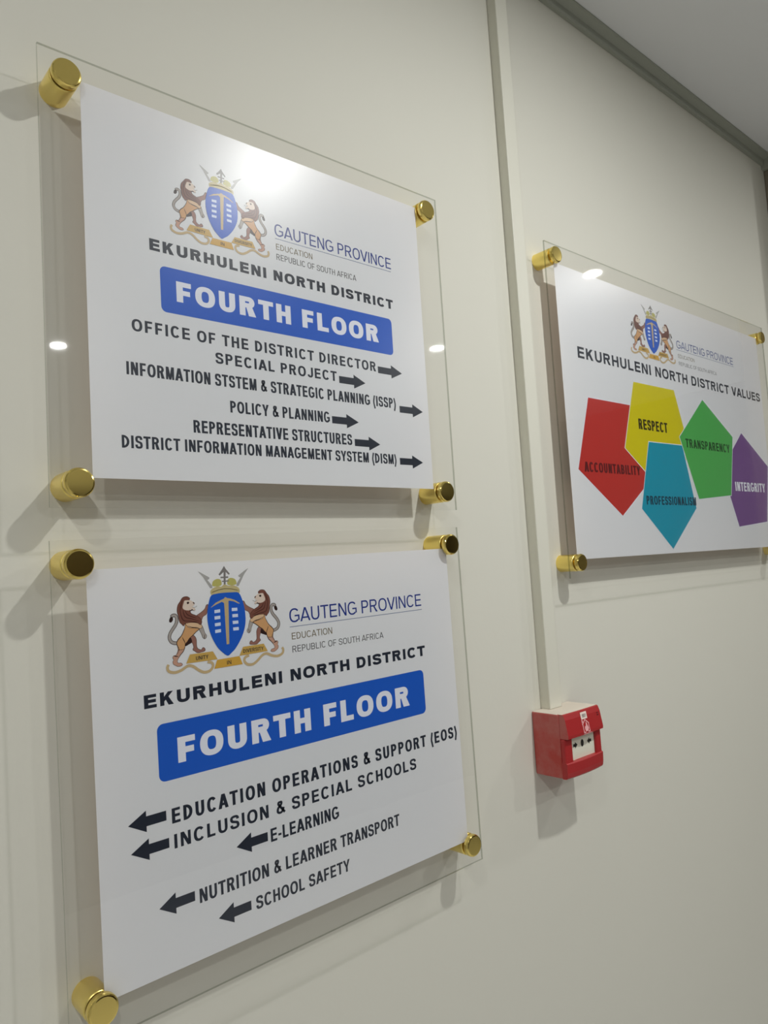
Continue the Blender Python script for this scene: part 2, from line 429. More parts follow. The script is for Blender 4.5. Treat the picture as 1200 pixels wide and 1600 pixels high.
WHERE = ['nearest the two stacked signs', 'above the left end of the stacked signs', 'by the post beyond the values sign',
         'in the second row, left of the camera', 'in the third row, far from the wall', 'in the second row near the post', 'farthest along to the left']
for (x, y, p), wtxt in zip(LAMPS, WHERE):
    downlight(x, y, p, 'round white recessed ceiling downlight '+wtxt)

# ------------------------------------------------------------------ cable trunking
t = thing('cable_trunking', 'slim cream plastic cable trunking running down the wall to the red call point', 'cable trunking', (0.6375, 0, Z0-0.2525))
H = TZ - (Z0-0.2525)
bm = bmesh.new(); box(bm, 0, 0.026, -0.0125, 0, 0, H); obj('trunking_base', bm, M['trunk'], t)
bm = bmesh.new(); box(bm, -0.0006, 0.0266, -0.017, -0.0120, 0, H, bevel=0.0012); obj('trunking_lid', bm, M['trunk'], t)

# ------------------------------------------------------------------ fire alarm call point
t = thing('fire_call_point', 'red break glass fire alarm call point with white plate below the trunking', 'fire alarm', (0.658, 0, Z0-0.296))
HW = 0.0435
bm = bmesh.new()
fs = box(bm, -HW, HW, -0.046, 0.0, -HW, HW, bevel=0.0022)
for f in bm.faces:
    if f.normal.z > 0.9 or f.calc_center_median().z > HW-0.0005: f.material_index = 1
    bm.normal_update()
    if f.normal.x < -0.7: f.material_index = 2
obj('back_box', bm, [M['red_plastic'], M['dust'], M['dusty_red']], t)
# moulded front: jambs and sill round the window, slightly bowed
bm = bmesh.new()
box(bm, -HW, -0.0265, -0.0535, -0.0455, -0.024, 0.0105, bevel=0.0022)
box(bm, 0.0305, HW, -0.0535, -0.0455, -0.024, 0.0105, bevel=0.0022)
box(bm, -0.0275, 0.0315, -0.0480, -0.0455, -0.024, 0.0125)
obj('window_frame', bm, M['red_plastic'], t)
def bowed(bm, x0, x1, prof, bow, n=14, mat=0, topmat=None, sidemat=None):
    """panel following a (y, z) profile from bottom to top, bowed outwards along x; closed back"""
    G = []
    for i in range(n+1):
        u = i/n; x = x0+(x1-x0)*u; k = bow*(1-(2*u-1)**2)
        G.append([bm.verts.new((x, y-k, z)) for y, z in prof])
    B = [[bm.verts.new((x0+(x1-x0)*i/n, -0.0455, z)) for z in (prof[0][1], prof[-1][1])] for i in range(n+1)]
    for i in range(n):
        for j in range(len(prof)-1):
            bm.faces.new((G[i][j], G[i+1][j], G[i+1][j+1], G[i][j+1])).material_index = mat
        bm.faces.new((B[i][0], B[i+1][0], G[i+1][0], G[i][0])).material_index = mat
        bm.faces.new((G[i][-1], G[i+1][-1], B[i+1][1], B[i][1])).material_index = mat if topmat is None else topmat
        bm.faces.new((B[i+1][0], B[i][0], B[i][1], B[i+1][1])).material_index = mat
    f = bm.faces.new([B[0][0]]+G[0]+[B[0][1]]); f.material_index = mat if sidemat is None else sidemat
    bm.faces.new(([B[n][0]]+G[n]+[B[n][1]])[::-1]).material_index = mat
bm = bmesh.new()
bowed(bm, -HW, HW, [(-0.0490, -0.0435), (-0.0515, -0.0430), (-0.0530, -0.0410), (-0.0540, -0.0350), (-0.0545, -0.0230), (-0.0530, -0.0218)], 0.0030)
bmesh.ops.recalc_face_normals(bm, faces=bm.faces[:])
obj('lower_cover', bm, M['red_plastic'], t)
bm = bmesh.new()
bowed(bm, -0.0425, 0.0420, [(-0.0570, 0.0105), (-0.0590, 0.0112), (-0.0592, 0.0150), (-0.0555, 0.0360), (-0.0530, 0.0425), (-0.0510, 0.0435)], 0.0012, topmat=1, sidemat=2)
bmesh.ops.recalc_face_normals(bm, faces=bm.faces[:])
fl = obj('hinged_flap', bm, [M['red_plastic'], M['dust'], M['dusty_red']], t)
# flap face runs y = -0.0592 - bow at z .015 to -0.0555 - bow at z .036
def flap_y(x, z): return -0.0592 + (z-0.0150)*(0.0037/0.021) - 0.0012*(1-(x/0.0425)**2) - 0.0002
def on_flap(bm, pts, lift=0.0, mat=0):
    vv = [bm.verts.new((x, flap_y(x, z)-lift, z)) for x, z in pts]
    f = bm.faces.new(vv); f.material_index = mat; f.normal_update(); bmesh.ops.triangulate(bm, faces=[f])
mm = lambda L: [(a*0.001, b*0.001) for a, b in L]
bm = bmesh.new(); on_flap(bm, mm([(-7.5, 31.5), (7.0, 31.5), (7.0, 41.0), (-7.5, 41.0)]))
st = obj('inspection_sticker', bm, M['sticker'], fl); st['label'] = 'small white paper sticker'
bm = bmesh.new()
for gx, quads in set_line('1051', 9.0/4.6, 0.16, 0.14, 0.05):
    for qd in quads:
        if qd is None: continue
        vv = []
        for x, z in qd:
            X, Z = (-4.6+(gx+x)*4.6)*0.001, (33.8+z*4.6)*0.001
            vv.append(bm.verts.new((X, flap_y(X, Z)-0.0002, Z)))
        bm.faces.new(vv)
obj('sticker_lettering', bm, M['mid_grey'], fl)
bm = bmesh.new()      # burning-house pictogram
on_flap(bm, mm([(-7.4, 13.4), (-5.9, 13.4), (-5.9, 25.8), (-7.4, 25.8)]))
on_flap(bm, mm([(-8.2, 25.0), (0.4, 31.6), (0.4, 29.6), (-7.4, 23.8)]))
on_flap(bm, mm([(0.4, 31.6), (8.6, 25.0), (7.8, 23.8), (0.4, 29.6)]))
on_flap(bm, mm([(6.4, 14.6), (7.8, 14.6), (7.8, 24.6), (6.4, 24.6)]))
on_flap(bm, mm([(-7.4, 13.4), (-2.4, 13.4), (-2.4, 14.8), (-7.4, 14.8)]))
on_flap(bm, mm([(2.6, 13.4), (7.8, 13.4), (7.8, 14.8), (2.6, 14.8)]))
on_flap(bm, mm([(-7.8, 26.0), (-5.2, 28.0), (-5.2, 31.0), (-7.8, 31.0)]))
on_flap(bm, mm([(-2.6, 15.4), (0.6, 14.8), (3.6, 15.4), (5.4, 18.6), (5.0, 22.6), (3.8, 20.6), (3.2, 25.2), (1.2, 28.2), (0.2, 23.6), (-1.2, 21.2), (-2.2, 22.6), (-3.6, 19.2)]))
on_flap(bm, mm([(-8.4, 11.9), (10.4, 11.9), (10.4, 12.5), (-8.4, 12.5)]))
pg = obj('fire_pictogram', bm, M['pictogram'], fl); pg['label'] = 'pale printed burning house symbol'
bm = bmesh.new()
on_flap(bm, mm([(31.5, 33.6), (36.2, 33.6), (36.2, 34.8), (31.5, 34.8)])); on_flap(bm, mm([(31.5, 30.6), (36.2, 30.6), (36.2, 32.2), (31.5, 32.2)]))
obj('key_slot', bm, M['slot'], fl)
bm = bmesh.new(); box(bm, -0.0262, 0.0302, -0.0500, -0.0478, -0.0235, 0.0118, bevel=0.0005)
pl = obj('break_plate', bm, M['plate'], t); pl['label'] = 'white resettable plate'
def flat(bm, pts, y):
    f = bm.faces.new([bm.verts.new((x*0.001, y, z*0.001)) for x, z in pts]); f.normal_update(); bmesh.ops.triangulate(bm, faces=[f])
def plate_arrow(sx, cx):
    bm = bmesh.new(); cz = -2.6
    P = [(-5.0, -1.9), (-0.6, -1.9), (-0.6, -4.4), (5.0, 0), (-0.6, 4.4), (-0.6, 1.9), (-5.0, 1.9)]
    P = [(cx+sx*x, cz+z) for x, z in P]
    flat(bm, P if sx > 0 else P[::-1], -0.0502)
    obj('plate_arrow', bm, M['sym'], pl)
plate_arrow(1, -15.6); plate_arrow(-1, 17.8)
bm = bmesh.new(); flat(bm, [(0.9+3.5*math.cos(2*math.pi*i/28), -2.6+5.0*math.sin(2*math.pi*i/28)) for i in range(28)], -0.0502)
obj('plate_dot', bm, M['sym'], pl)

# ------------------------------------------------------------------ acrylic signs
def acrylic(parent, name, x0, x1, z0, z1, y0, y1):
    bm = bmesh.new(); fs = box(bm, x0*0.001, x1*0.001, y0, y1, z0*0.001, z1*0.001)
    for i in (0, 1, 3, 5): fs[i].material_index = 1
    return obj(name, bm, [M['clear'], M['edge']], parent)

def standoff(parent, x, z):
    x *= 0.001; z *= 0.001
    bm = bmesh.new()
    lathe(bm, [(0, 0), (0.0128, 0), (0.0128, -0.0278), (0.0124, -0.0285), (0.0118, -0.0290), (0.0, -0.0290)], 56, x, z)
    b = obj('standoff_barrel', bm, M['brass_barrel'], parent)
    bm = bmesh.new()
    lathe(bm, [(0.0, -0.0285), (0.0045, -0.0285), (0.0045, -0.0328), (0.0126, -0.0328), (0.0130, -0.0330), (0.0130, -0.0362), (0.0126, -0.0376),
               (0.0118, -0.0386), (0.0108, -0.0389), (0.0, -0.0390)], 56, x, z)
    c = obj('standoff_cap', bm, M['brass'], b)
    for o in (b, c):
        for p in o.data.polygons: p.use_smooth = True
        try: o.data.set_sharp_from_angle(angle=math.radians(11))
        except Exception: pass

def rounded_rect(x0, x1, z0, z1, r, n=6):
    out = []
    for cx, cz, a0 in ((x1-r, z1-r, 0), (x0+r, z1-r, 90), (x0+r, z0+r, 180), (x1-r, z0+r, 270)):
        for i in range(n+1):
            a = math.radians(a0+90*i/n); out.append((cx+r*math.cos(a), cz+r*math.sin(a)))
    return out

def arrow_part(parent, tail, tip, head, zc, hs, hh, label=None):
    """printed block arrow: tail x, tip x, x of the head's base, centre z, half shaft, half head"""
    s = 1 if tip > tail else -1
    P = [(tail, zc-hs), (head, zc-hs), (head, zc-hh), (tip, zc), (head, zc+hh), (head, zc+hs), (tail, zc+hs)]
    bm = bmesh.new(); poly(bm, P, y_at(0)); return obj('arrow', bm, M['black'], parent)

def sign_base(name, label, cx, cz, tilt, paper, acr, caps_):
    t = thing(name, label, 'wall sign', (cx, 0, Z0+cz), -math.radians(tilt), 'clear acrylic wall signs on brass standoffs')
    bm = bmesh.new(); fs = box(bm, paper[0]*.001, paper[1]*.001, YP, -0.0291, paper[2]*.001, paper[3]*.001)
    for i in (0, 1, 3, 4, 5): fs[i].material_index = 1
    sh = obj('printed_sheet', bm, [M['paper'], M['paper_back']], t)
    sh['label'] = 'white printed sheet'
    acrylic(t, 'acrylic_sheet', *acr, -0.0326, -0.0299)
    for x, z in caps_: standoff(t, x, z)
    return t, sh

# ------------------------------------------------------------------ coat of arms (millimetres)
EMB = {
 'tail': [(-142.5, 106.1), (-145.3, 106.7), (-147.8, 108.4), (-149.1, 111.9), (-148.1, 115.6), (-145.6, 119.1), (-142.7, 122.6), (-141.2, 126.2), (-141.2, 129.6), (-142.7, 131.6), (-145, 131.6), (-146.3, 130.3)],
 'tuft': [(-146.5, 131), (-144.8, 129.4), (-145.1, 127.1), (-146.8, 125.5), (-148.5, 126.3), (-148.2, 128.8)],
 'farfore': [(-121.2, 128.7), (-117.8, 130.8), (-114.5, 132.7), (-111.9, 134.9), (-110.4, 137.9), (-108.7, 138.3), (-107.8, 136), (-109.7, 133.7), (-110.8, 129.9), (-114.5, 127.8), (-116.3, 124.5), (-117.4, 123.7), (-118.7, 125.8)],
 'farhind': [(-128.6, 110.4), (-125.9, 111.3), (-123.9, 109.8), (-122.7, 106.8), (-122.7, 102.4), (-122.3, 99.5), (-120.3, 97.5), (-117.7, 96.9), (-116.8, 98.3), (-115.5, 98.6), (-114.2, 97.2), (-114.6, 95.6), (-117.8, 95), (-122.1, 94.9), (-124.6, 96.7), (-126.5, 98.2), (-125.5, 100.4), (-126.6, 104.4), (-128.3, 106.5)],
 'crotch': [(-128.6, 109.9), (-127, 105.4), (-130.6, 103.4), (-134, 102.2), (-134.6, 104.2), (-131.9, 106.5)],
 'body': [(-132, 123.3), (-123.6, 122.9), (-118.4, 120.9), (-116.7, 118.7), (-118.7, 116.5), (-122, 114.5), (-126.4, 111.1), (-129.7, 109.1), (-131.9, 106.5), (-134.1, 104.4), (-134.5, 102), (-135.3, 100.2), (-140.6, 99.9), (-141.4, 102.9), (-142.4, 106.1), (-140.6, 109.5), (-137.3, 112.4), (-134.8, 116.4), (-133.3, 119.6)],
 'nearhind': [(-140.6, 100.4), (-134.7, 102.5), (-135.8, 98.4), (-138.8, 95.4), (-141, 92.9), (-142.4, 90.7), (-142.7, 89.1), (-141.8, 87.8), (-139.2, 87.5), (-137.8, 86), (-139.4, 85), (-142.4, 85.1), (-144.4, 86.2), (-146.4, 87.6), (-146.9, 89.9), (-145.9, 91.2), (-146.8, 93.2), (-146, 94.9), (-143.4, 95.3), (-141.7, 98.2)],
 'arm': [(-132, 123.3), (-123.6, 122.9), (-118.4, 121.1), (-116.1, 119.4), (-116.7, 117.5), (-119.2, 116.8), (-123.9, 118.2), (-129.1, 119), (-131.1, 120.8)],
 'nearfore': [(-116.4, 119.2), (-114.8, 116.1), (-113.6, 112), (-111.9, 109.4), (-112.9, 107.2), (-114.4, 106.9), (-115.9, 108.4), (-116.6, 110.9), (-118, 114), (-119.2, 117.1)],
 'mane': [(-127.6, 146.3), (-129.1, 147.3), (-131.1, 147.7), (-134.3, 146.9), (-136.8, 143.5), (-139.2, 140.4), (-140.1, 135.2), (-139, 130.3), (-138.2, 125.4), (-136.4, 123.2), (-134.5, 121.4), (-133.1, 123.3), (-125.7, 123.8), (-121, 123), (-117.5, 120.5), (-116.2, 123.6), (-118.1, 126.7), (-121.1, 128.9), (-126.3, 131.4), (-127.7, 134), (-129.6, 137.5), (-129.9, 142.4), (-127.4, 145.1)],
 'face': [(-132.4, 144.3), (-129.2, 144.4), (-126.1, 143.8), (-123.6, 142.2), (-122.4, 141), (-123.1, 139.1), (-124.9, 138.1), (-122.6, 136.6), (-122, 134.6), (-123.5, 134), (-125.5, 135.5), (-127.4, 134.8), (-129.8, 135), (-132.1, 135.5), (-134.4, 137), (-134.5, 139.4), (-133.4, 142.2)],
 'eye': [(-130.3, 142.5), (-128.8, 143), (-127.8, 142.2), (-128.4, 141.1), (-129.9, 140.9)],
 'nose': [(-124.4, 141.9), (-123.3, 142.2), (-122.3, 141), (-122.9, 140.2), (-124.1, 141.2)],
 'mouth': [(-128.2, 135.2), (-126.9, 134.9), (-125.2, 135.9), (-124.3, 134.8), (-122.7, 133.9), (-121.8, 135.1), (-123, 134.1), (-125.1, 134.6), (-127.2, 133.8)],
 's_whisk': [(-124.9, 137.6), (-122.3, 137.1), (-120.1, 138.3)],
 's_m1': [(-134.4, 135.8), (-133.9, 132.2), (-131.7, 128.6), (-125.5, 126.5), (-118.8, 123.8)],
 's_m2': [(-136.8, 140.6), (-137.3, 134.9), (-136.3, 129.5), (-134, 125.9), (-127.7, 124.8), (-120.9, 123.3)],
 's_m3': [(-132.4, 134.9), (-130.5, 131.3), (-126.4, 129), (-121.3, 127)],
 's_m4': [(-134.2, 145.2), (-135.9, 141.5), (-136.2, 136.7)],
 's_b1': [(-136.4, 110.9), (-135.7, 108.9), (-134.3, 106.1), (-134.1, 104.4)],
 's_b2': [(-130.6, 120.5), (-126, 118.8), (-121.3, 118), (-118.7, 116.8)],
 's_b3': [(-133.3, 119.6), (-134.8, 116.4), (-137.3, 112.4), (-140.8, 109), (-142.4, 106.1), (-141.4, 102.9), (-140.3, 99.9), (-142.6, 95.9)],
 's_b4': [(-118.7, 116.5), (-122, 114.5), (-126.4, 111.1), (-129.7, 109.1)],
 's_b5': [(-134.5, 102), (-135.8, 98.4), (-138.8, 95.4), (-141.3, 92.7)],
 's_paw': [(-113.7, 110.6), (-114.4, 107)],
 's_hock': [(-145.2, 94.6), (-141.9, 94)],
 'spearL': [(-117.4, 170.5), (-114.3, 169.1), (-105.5, 163.9), (-106.2, 162.4), (-107.9, 161.9), (-103.3, 156.1), (-102.9, 153.7), (-105.4, 153.7), (-112.3, 164.8)],
 'spearR': [(-62.5, 170.1), (-63.9, 166.6), (-70.4, 159.9), (-73.1, 154.9), (-74.8, 152.4), (-77.1, 153.6), (-75, 158.2), (-72.1, 162), (-74, 162.8), (-73.1, 164.8), (-67.8, 167.1)],
 'spearC': [(-89.4, 174.2), (-87.6, 171.1), (-83.5, 166.3), (-84.6, 165.2), (-87.9, 168.3), (-88.8, 154.7), (-90.8, 154.9), (-90.2, 168.3), (-94.5, 165.1), (-95.7, 166.3), (-91.5, 171.2)],
 'barb1': [(-93.7, 163.9), (-85.4, 163.8), (-85.5, 162.3), (-93.8, 162.5)],
 'barb2': [(-92.5, 159.9), (-84.9, 160), (-85, 158.8), (-92.6, 158.8)],
 'leafL': [(-102.8, 155.5), (-102.4, 159.6), (-99.9, 161.5), (-96.4, 162.1), (-93.6, 160.5), (-93, 156.3), (-96.3, 155)],
 'leafR': [(-86.4, 155.8), (-84.9, 160.4), (-82.2, 161.8), (-78.4, 161.3), (-76.2, 158.8), (-77.1, 154.1), (-82.4, 154.5)],
 'crown': [(-105.1, 148), (-105.3, 151.1), (-102.6, 153.5), (-97.4, 155.1), (-93.7, 154.3), (-90.4, 156.3), (-88.1, 155.7), (-85.3, 154.5), (-81.1, 155), (-75.4, 152.4), (-73.7, 149.7), (-74.6, 146.5), (-82.8, 147.9), (-90.9, 147.9), (-97.9, 147.7), (-102.5, 146.7)],
 'shield': [(-104.7, 146.8), (-98.5, 148), (-90.9, 148.3), (-82.5, 148), (-75.2, 147.1), (-71.6, 140.5), (-69.4, 131.5), (-68.8, 122.6), (-69.6, 115.2), (-72.1, 107.9), (-76, 100.9), (-81.8, 93.6), (-86.3, 90.1), (-90.6, 87.7), (-95.9, 91.4), (-101, 96.9), (-105.9, 105.8), (-109.1, 115.8), (-110.2, 125.6), (-109.3, 134), (-107.5, 141.2)],
 'handle': [(-91.5, 139.7), (-86.7, 139.6), (-88.4, 98.7), (-91.3, 98.6)],
 'pick': [(-106, 135.4), (-100.7, 139.3), (-94.8, 141.6), (-91.9, 142.4), (-90, 144.1), (-87.8, 142.8), (-84.3, 142.1), (-79.7, 140.2), (-74.1, 136.5), (-75.8, 136.4), (-81, 139.1), (-86.2, 140.3), (-88.1, 137.9), (-91.3, 138.2), (-93.8, 139.8), (-100.2, 137.7), (-105.1, 135.5)],
 'wl0': [(-102.3, 132.6), (-96.2, 132.9), (-96.2, 129.8), (-102.4, 129.6)],
 'wl1': [(-102.6, 126.6), (-96.4, 126.8), (-96.5, 123.7), (-102.6, 123.5)],
 'wl2': [(-102.6, 120.1), (-96.4, 120.3), (-96.5, 117.2), (-102.6, 117.1)],
 'wl3': [(-102.7, 113.8), (-96.5, 113.9), (-96.6, 110.9), (-102.7, 110.7)],
 'wr0': [(-83.1, 132.8), (-77.1, 133), (-77.1, 129.7), (-83, 129.5)],
 'wr1': [(-83.2, 126.6), (-77.3, 126.7), (-77.2, 123.5), (-83.1, 123.3)],
 'wr2': [(-83.3, 120.4), (-77.4, 120.5), (-77.3, 117.2), (-83.3, 117.1)],
 'wr3': [(-83.5, 113.9), (-77.5, 114), (-77.5, 110.8), (-83.4, 110.7)],
 'pU': [(-129.9, 94.2), (-106.3, 94), (-101.7, 85.9), (-134.1, 86.3)],
 'pI': [(-102.3, 85.4), (-78, 85.7), (-75, 77.5), (-105.8, 77.4)],
 'pD': [(-73.9, 94.2), (-50.1, 93.7), (-44.8, 86.2), (-78, 85.9)],
 'scL': [(-151.3, 87.8), (-152.5, 85.1), (-151.1, 81.7), (-145.5, 79.9), (-139.1, 81.1), (-132.6, 84), (-127.3, 82.8), (-122.1, 78.8), (-116.3, 75.8), (-110.2, 76.5), (-107, 80.1), (-108, 83.5), (-112.4, 84.9)],
 'scR': [(-29.7, 86.8), (-26.8, 83.2), (-29.3, 79.9), (-37.2, 80.6), (-44.5, 84.8), (-50.1, 84.8), (-57.3, 79.7), (-63.7, 75.3), (-69.7, 75.4), (-73.1, 79.3), (-71.4, 83.2), (-67.9, 84.3)],
 'tU': [(-124.5, 87.8), (-124.3, 91.8), (-111.2, 87.4), (-110.9, 91.2)],
 'tI': [(-92.1, 79.4), (-91.8, 83.3), (-87.4, 79.3), (-87.2, 83.1)],
 'tD': [(-73.7, 87.3), (-73.5, 91), (-50.2, 86.9), (-50, 90.7)],
}
AX = -89.9                       # symmetry axis of the arms
COA = ['outline','mane','mane_dark','face','tan','tan_pale','legbrown','legpink','furgrey','steel','blue','gold','gold_pale','amber','crown','leaf','window','black','mid_grey']
def coat_of_arms(parent, sx, sz, shx, ox, oz, y0=0):
    """drawn once in millimetres, then scaled and placed on the sheet"""
    bm = bmesh.new(); ci = {n: i for i, n in enumerate(COA)}
    lay = [0]
    T = lambda P: [(sx*x + shx*z + ox, sz*z + oz) for x, z in P]
    def Y(): return y_at(lay[0]*0.55)
    def fill(P, c): poly(bm, T(P), Y(), ci[c])
    def line(P, wd, c, closed=False, taper=False): stroke(bm, T(P), wd*sx, Y(), ci[c], closed, taper)
    E = EMB
    def lion(f):
        S = lambda k, n=3, closed=True: f(smooth_path(E[k], n, closed))
        lay[0] = 1; line(S('tail', 6, False), 3.3, 'outline')
        lay[0] = 2; line(S('tail', 6, False), 2.2, 'furgrey'); fill(S('tuft'), 'outline')
        lay[0] = 1
        for k in ('farfore', 'farhind'): 
            lay[0] = 1; line(S(k), 0.8, 'outline', True); lay[0] = 2; fill(S(k), 'legbrown')
        lay[0] = 3; fill(S('crotch'), 'outline')
        for k, c, L in (('nearhind', 'legpink', 4), ('body', 'tan', 5), ('nearfore', 'furgrey', 6), ('arm', 'tan_pale', 7)):
            lay[0] = L-1; line(S(k), 0.7, 'outline', True); lay[0] = L; fill(S(k), c)
        lay[0] = 7; line(S('mane'), 0.9, 'mane_dark', True); lay[0] = 8; fill(S('mane'), 'mane')
        lay[0] = 9; fill(S('face'), 'face')
        for k in ('s_m1', 's_m2', 's_m3', 's_m4'): line(S(k, 6, False), 0.9, 'mane_dark', taper=True)
        for k in ('s_b1', 's_b2', 's_b3', 's_b4', 's_b5'): line(S(k, 5, False), 0.65, 'outline', taper=True)
        line(S('s_hock', 2, False), 0.8, 'outline'); line(S('s_paw', 2, False), 0.5, 'outline')
        lay[0] = 10; fill(S('eye'), 'outline'); fill(E_('nose', f), 'mane_dark'); fill(E_('mouth', f), 'outline'); line(S('s_whisk', 4, False), 0.35, 'mid_grey')
    def E_(k, f): return f(E[k])
    keep = lambda P: P
    flip = lambda P: [(2*AX-x, z) for x, z in P]
    lion(keep); lion(flip)
    for sg, f in ((1, keep), (-1, flip)):
        lay[0] = 11; line(f(smooth_path(E['scL'], 6)), 2.6, 'gold_pale')
        lay[0] = 12; fill(f(E['pU']), 'gold')
    lay[0] = 13; fill(E['pI'], 'amber')
    for f in (keep, flip): lay[0] = 3; fill(f(E['spearL']), 'steel')
    lay[0] = 3; fill(E['spearC'], 'mid_grey'); lay[0] = 4.5; fill(E['barb1'], 'mid_grey'); fill(E['barb2'], 'mid_grey')
    for f in (keep, flip): lay[0] = 2; fill(f(smooth_path(E['leafL'], 3, True)), 'leaf')
    lay[0] = 5; fill(smooth_path(E['crown'], 3, True), 'crown')
    line([(-104.0, 149.6), (-97, 151.4), (-90, 152.2), (-83, 151.4), (-75.6, 149.4)], 0.5, 'gold')
    lay[0] = 11; fill(smooth_path(E['shield'], 3, True), 'blue')
    lay[0] = 12; fill(E['pick'], 'gold_pale'); lay[0] = 13; fill(E['handle'], 'gold_pale'); lay[0] = 12
    for k in range(4): fill(E['wl%d' % k], 'window'); fill(flip(E['wl%d' % k]), 'window')
    # motto on the ribbon
    y = y_at(9.5); K = ci['black']
    for s, a, b in (('UNITY', -124.0, -111.2), ('DIVERSITY', -73.6, -50.4)):
        A = T([(a, 88.0), (b, 91.6)]); lettering(bm, s, A[0][0], A[1][0], A[0][1], A[1][1], y, MOTTO, K)
    A = T([(-92.0, 79.4), (-87.4, 83.2)]); lettering(bm, 'IN', A[0][0], A[1][0], A[0][1], A[1][1], y, MOTTO, K)
    o = obj('coat_of_arms', bm, [M[c] for c in COA], parent)
    o['label'] = 'printed coat of arms with two lions and a blue shield'

def rule_part(parent, x0, x1, z, th=0.7):
    bm = bmesh.new(); poly(bm, [(x0, z-th/2), (x1, z-th/2), (x1, z+th/2), (x0, z+th/2)], y_at(0)); obj('underline', bm, M['rule'], parent)

def banner(parent, x0, x1, z0, z1, r):
    bm = bmesh.new(); poly(bm, rounded_rect(x0, x1, z0, z1, r), y_at(0)); o = obj('floor_banner', bm, M['blue'], parent)
    o['label'] = 'royal blue rounded banner'

# ---- upper directory sign
t, sh = sign_base('directory_sign', 'upper clear acrylic directory sign FOURTH FLOOR with right-pointing arrows', 0.20898, 0.2390, -0.06,
                  (-210, 210, -181.6, 181.6), (-247.3, 246.2, -208.1, 200.8), [(-224, 179.4), (-224, -187), (225, -185.3), (224, 179.0)])
coat_of_arms(sh, 0.888, 0.866, 0.022, 6.5, -7.1)
text_part(sh, 'province_lettering', 'GAUTENG PROVINCE', -7.0, 161.6, 89.0, 102.5, 'navy', LIGHT)
rule_part(sh, -6.8, 161.0, 85.8)
text_part(sh, 'department_lettering', 'EDUCATION', -6.0, 42.0, 73.6, 80.2, 'olive', SMALL)
text_part(sh, 'country_lettering', 'REPUBLIC OF SOUTH AFRICA', -6.2, 104.6, 62.2, 68.9, 'grey', SMALL)
text_part(sh, 'district_heading', 'EKURHULENI NORTH DISTRICT', -149.8, 160.8, 38.4, 49.8, 'black', HEAVY)
banner(sh, -140.3, 156.4, -19.8, 25.2, 5.5)
text_part(sh, 'banner_lettering', 'FOURTH FLOOR', -124.2, 133.8, -7.2, 13.2, 'white', HEAVIER, 1)
for s, x0, x1, z0, z1, sp in (('OFFICE OF THE DISTRICT DIRECTOR', -170, 126.6, -43.4, -32.0, 1.10), ('SPECIAL PROJECT', -85.2, 66.9, -62.5, -51.3, 1.10),
        ('INFORMATION STSTEM & STRATEGIC PLANNING (ISSP)', -176.5, 155.2, -85.2, -73.0, 1.04), ('POLICY & PLANNING', -71.2, 53.6, -110.9, -98.9, 1.04),
        ('REPRESENTATIVE STRUCTURES', -112.3, 83.8, -134.3, -122.0, 1.04), ('DISTRICT INFORMATION MANAGEMENT SYSTEM (DISM)', -183.2, 150.5, -153.3, -141.6, 1.04)):
    text_part(sh, 'text_line', s, x0, x1, z0, z1, 'black', COND if sp < 1.05 else BOLD)
for tail, tip, head, zc in ((129.7, 168.5, 150.8, -40.7), (70.1, 108.9, 91.5, -59.8), (160.9, 199.9, 182.4, -85.4), (56.7, 95.2, 77.4, -107.2),
                            (87.5, 126.0, 108.7, -131.0), (155.9, 194.6, 176.6, -149.3)):
    arrow_part(sh, tail, tip, head, zc, 4.05, 8.1)

# ---- lower directory sign
t, sh = sign_base('directory_sign', 'lower clear acrylic directory sign FOURTH FLOOR with left-pointing arrows', 0.21347, -0.1980, 0.62,
                  (-221.5, 221.5, -178.2, 178.2), (-251, 241.9, -205.8, 204.1), [(-229.5, 183.6), (-225.7, -179.5), (222.6, -182.9), (224.1, 182.7)])
coat_of_arms(sh, 1.0, 1.0, 0.0, 0.0, 0.0)
text_part(sh, 'province_lettering', 'GAUTENG PROVINCE', -17.3, 172.0, 111.4, 125.6, 'navy', LIGHT)
rule_part(sh, -17.6, 172.3, 107.0)
text_part(sh, 'department_lettering', 'EDUCATION', -15.8, 36.4, 94.0, 100.8, 'olive', SMALL)
text_part(sh, 'country_lettering', 'REPUBLIC OF SOUTH AFRICA', -16.0, 108.8, 80.8, 87.4, 'grey', SMALL)
text_part(sh, 'district_heading', 'EKURHULENI NORTH DISTRICT', -176.0, 172.6, 52.2, 64.1, 'black', HEAVY)
banner(sh, -165.4, 167.0, -14.4, 36.4, 6.0)
text_part(sh, 'banner_lettering', 'FOURTH FLOOR', -146.6, 141.2, -1.2, 21.4, 'white', HEAVIER, 1)
for s, x0, x1, z0, z1, sp in (('EDUCATION OPERATIONS & SUPPORT (EOS)', -155.4, 216.4, -52.6, -39.4, 1.06), ('INCLUSION & SPECIAL SCHOOLS', -154.3, 145.0, -74.6, -62.2, 1.10),
        ('E-LEARNING', -54.8, 29.6, -98.4, -85.8, 1.02), ('NUTRITION & LEARNER TRANSPORT', -132.8, 113.4, -129.4, -116.9, 1.04), ('SCHOOL SAFETY', -75.2, 39.6, -155.4, -143.4, 1.04)):
    text_part(sh, 'text_line', s, x0, x1, z0, z1, 'black', COND if sp < 1.05 else BOLD)
for tail, tip, head, zc in ((-160.6, -195.4, -179.0, -43.8), (-159.1, -194.0, -177.6, -67.9), (-58.2, -92.8, -76.5, -91.9), (-137.3, -171.2, -155.6, -121.2), (-80.5, -115.0, -99.1, -149.2)):
    arrow_part(sh, tail, tip, head, zc, 4.25, 9.2)

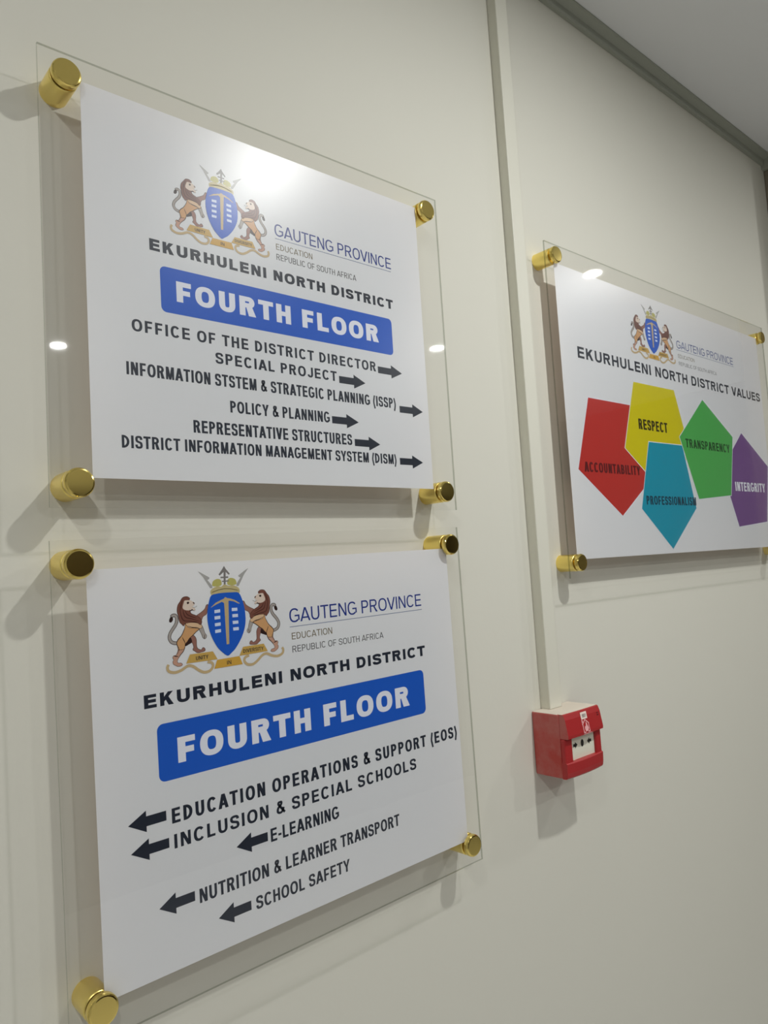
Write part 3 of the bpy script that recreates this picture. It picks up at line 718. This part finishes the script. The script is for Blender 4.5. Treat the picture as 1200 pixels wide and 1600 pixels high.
# ---- values sign
t, sh = sign_base('values_sign', 'clear acrylic sign of district values with five coloured pentagons, right of the trunking', 1.08683, 0.1861, -0.13,
                  (-372.2, 372.2, -229.7, 229.7), (-397, 402.5, -256.9, 257.5), [(-374, 239.0), (-373, -234.4), (386, 232.0), (386, -234.4)])
coat_of_arms(sh, 1.2257, 1.032, 0.012, 23.6, 37.2)
text_part(sh, 'province_lettering', 'GAUTENG PROVINCE', 1.8, 241.4, 151.6, 166.4, 'navy', LIGHT)
rule_part(sh, -0.5, 243.5, 148.3, 0.8)
text_part(sh, 'department_lettering', 'EDUCATION', 4.6, 69.0, 133.4, 140.4, 'olive', SMALL)
text_part(sh, 'country_lettering', 'REPUBLIC OF SOUTH AFRICA', 4.8, 160.0, 119.2, 126.0, 'grey', SMALL)
text_part(sh, 'district_heading', 'EKURHULENI NORTH DISTRICT VALUES', -326.6, 361.8, 86.0, 104.4, 'black', (0.285, 0.20, 0.04))
PHI = (1+5**0.5)/2
def pent(v0, v1, v2):
    return [v0, v1, v2, (v0[0]+PHI*(v2[0]-v1[0]), v0[1]+PHI*(v2[1]-v1[1])), (v2[0]+PHI*(v0[0]-v1[0]), v2[1]+PHI*(v0[1]-v1[1]))]
G3 = [(85.8, 61.7), (-19.1, -18.3), (34.8, -132.3)]
PENTS = [('purple', [(x+162.4, z-53.3) for x, z in G3], 0, 'purple pentagon'),
         ('red', [(-307.6, 24.1), (-350.1, -92.1), (-235.0, -163.8)], 0, 'red pentagon'),
         ('yellow', [(-24.8, 68.0), (-165.6, 66.8), (-210.3, -50.3)], 2, 'yellow pentagon'),
         ('teal', [(-11.7, -34.0), (-131.7, -35.3), (-173.5, -151.8)], 4, 'teal blue pentagon'),
         ('green', G3, 6, 'green pentagon')]
for c, v3, ly, lab in PENTS:
    P = pent(*v3); mx = sum(p[0] for p in P)/5; mz = sum(p[1] for p in P)/5
    bm = bmesh.new()
    poly(bm, [(mx+(x-mx)*1.016, mz+(z-mz)*1.016) for x, z in P], y_at(ly), 1); poly(bm, P, y_at(ly+1), 0)
    o = obj('value_pentagon', bm, [M[c], M['white']], sh); o['label'] = lab
for s, x0, x1, z0, z1, m in (('ACCOUNTABILITY', -334.0, -168.4, -95.0, -79.4, 't_red'), ('RESPECT', -160.6, -61.4, -14.6, 3.6, 't_yel'),
        ('PROFESSIONALISM', -156.4, 21.6, -144.6, -129.4, 't_teal'), ('TRANSPARENCY', 1.6, 186.0, -36.5, -19.8, 't_green'), ('INTERGRITY', 195.6, 341.0, -113.2, -94.6, 'white')):
    text_part(sh, 'pentagon_lettering', s, x0, x1, z0, z1, m, POSTER, 8)
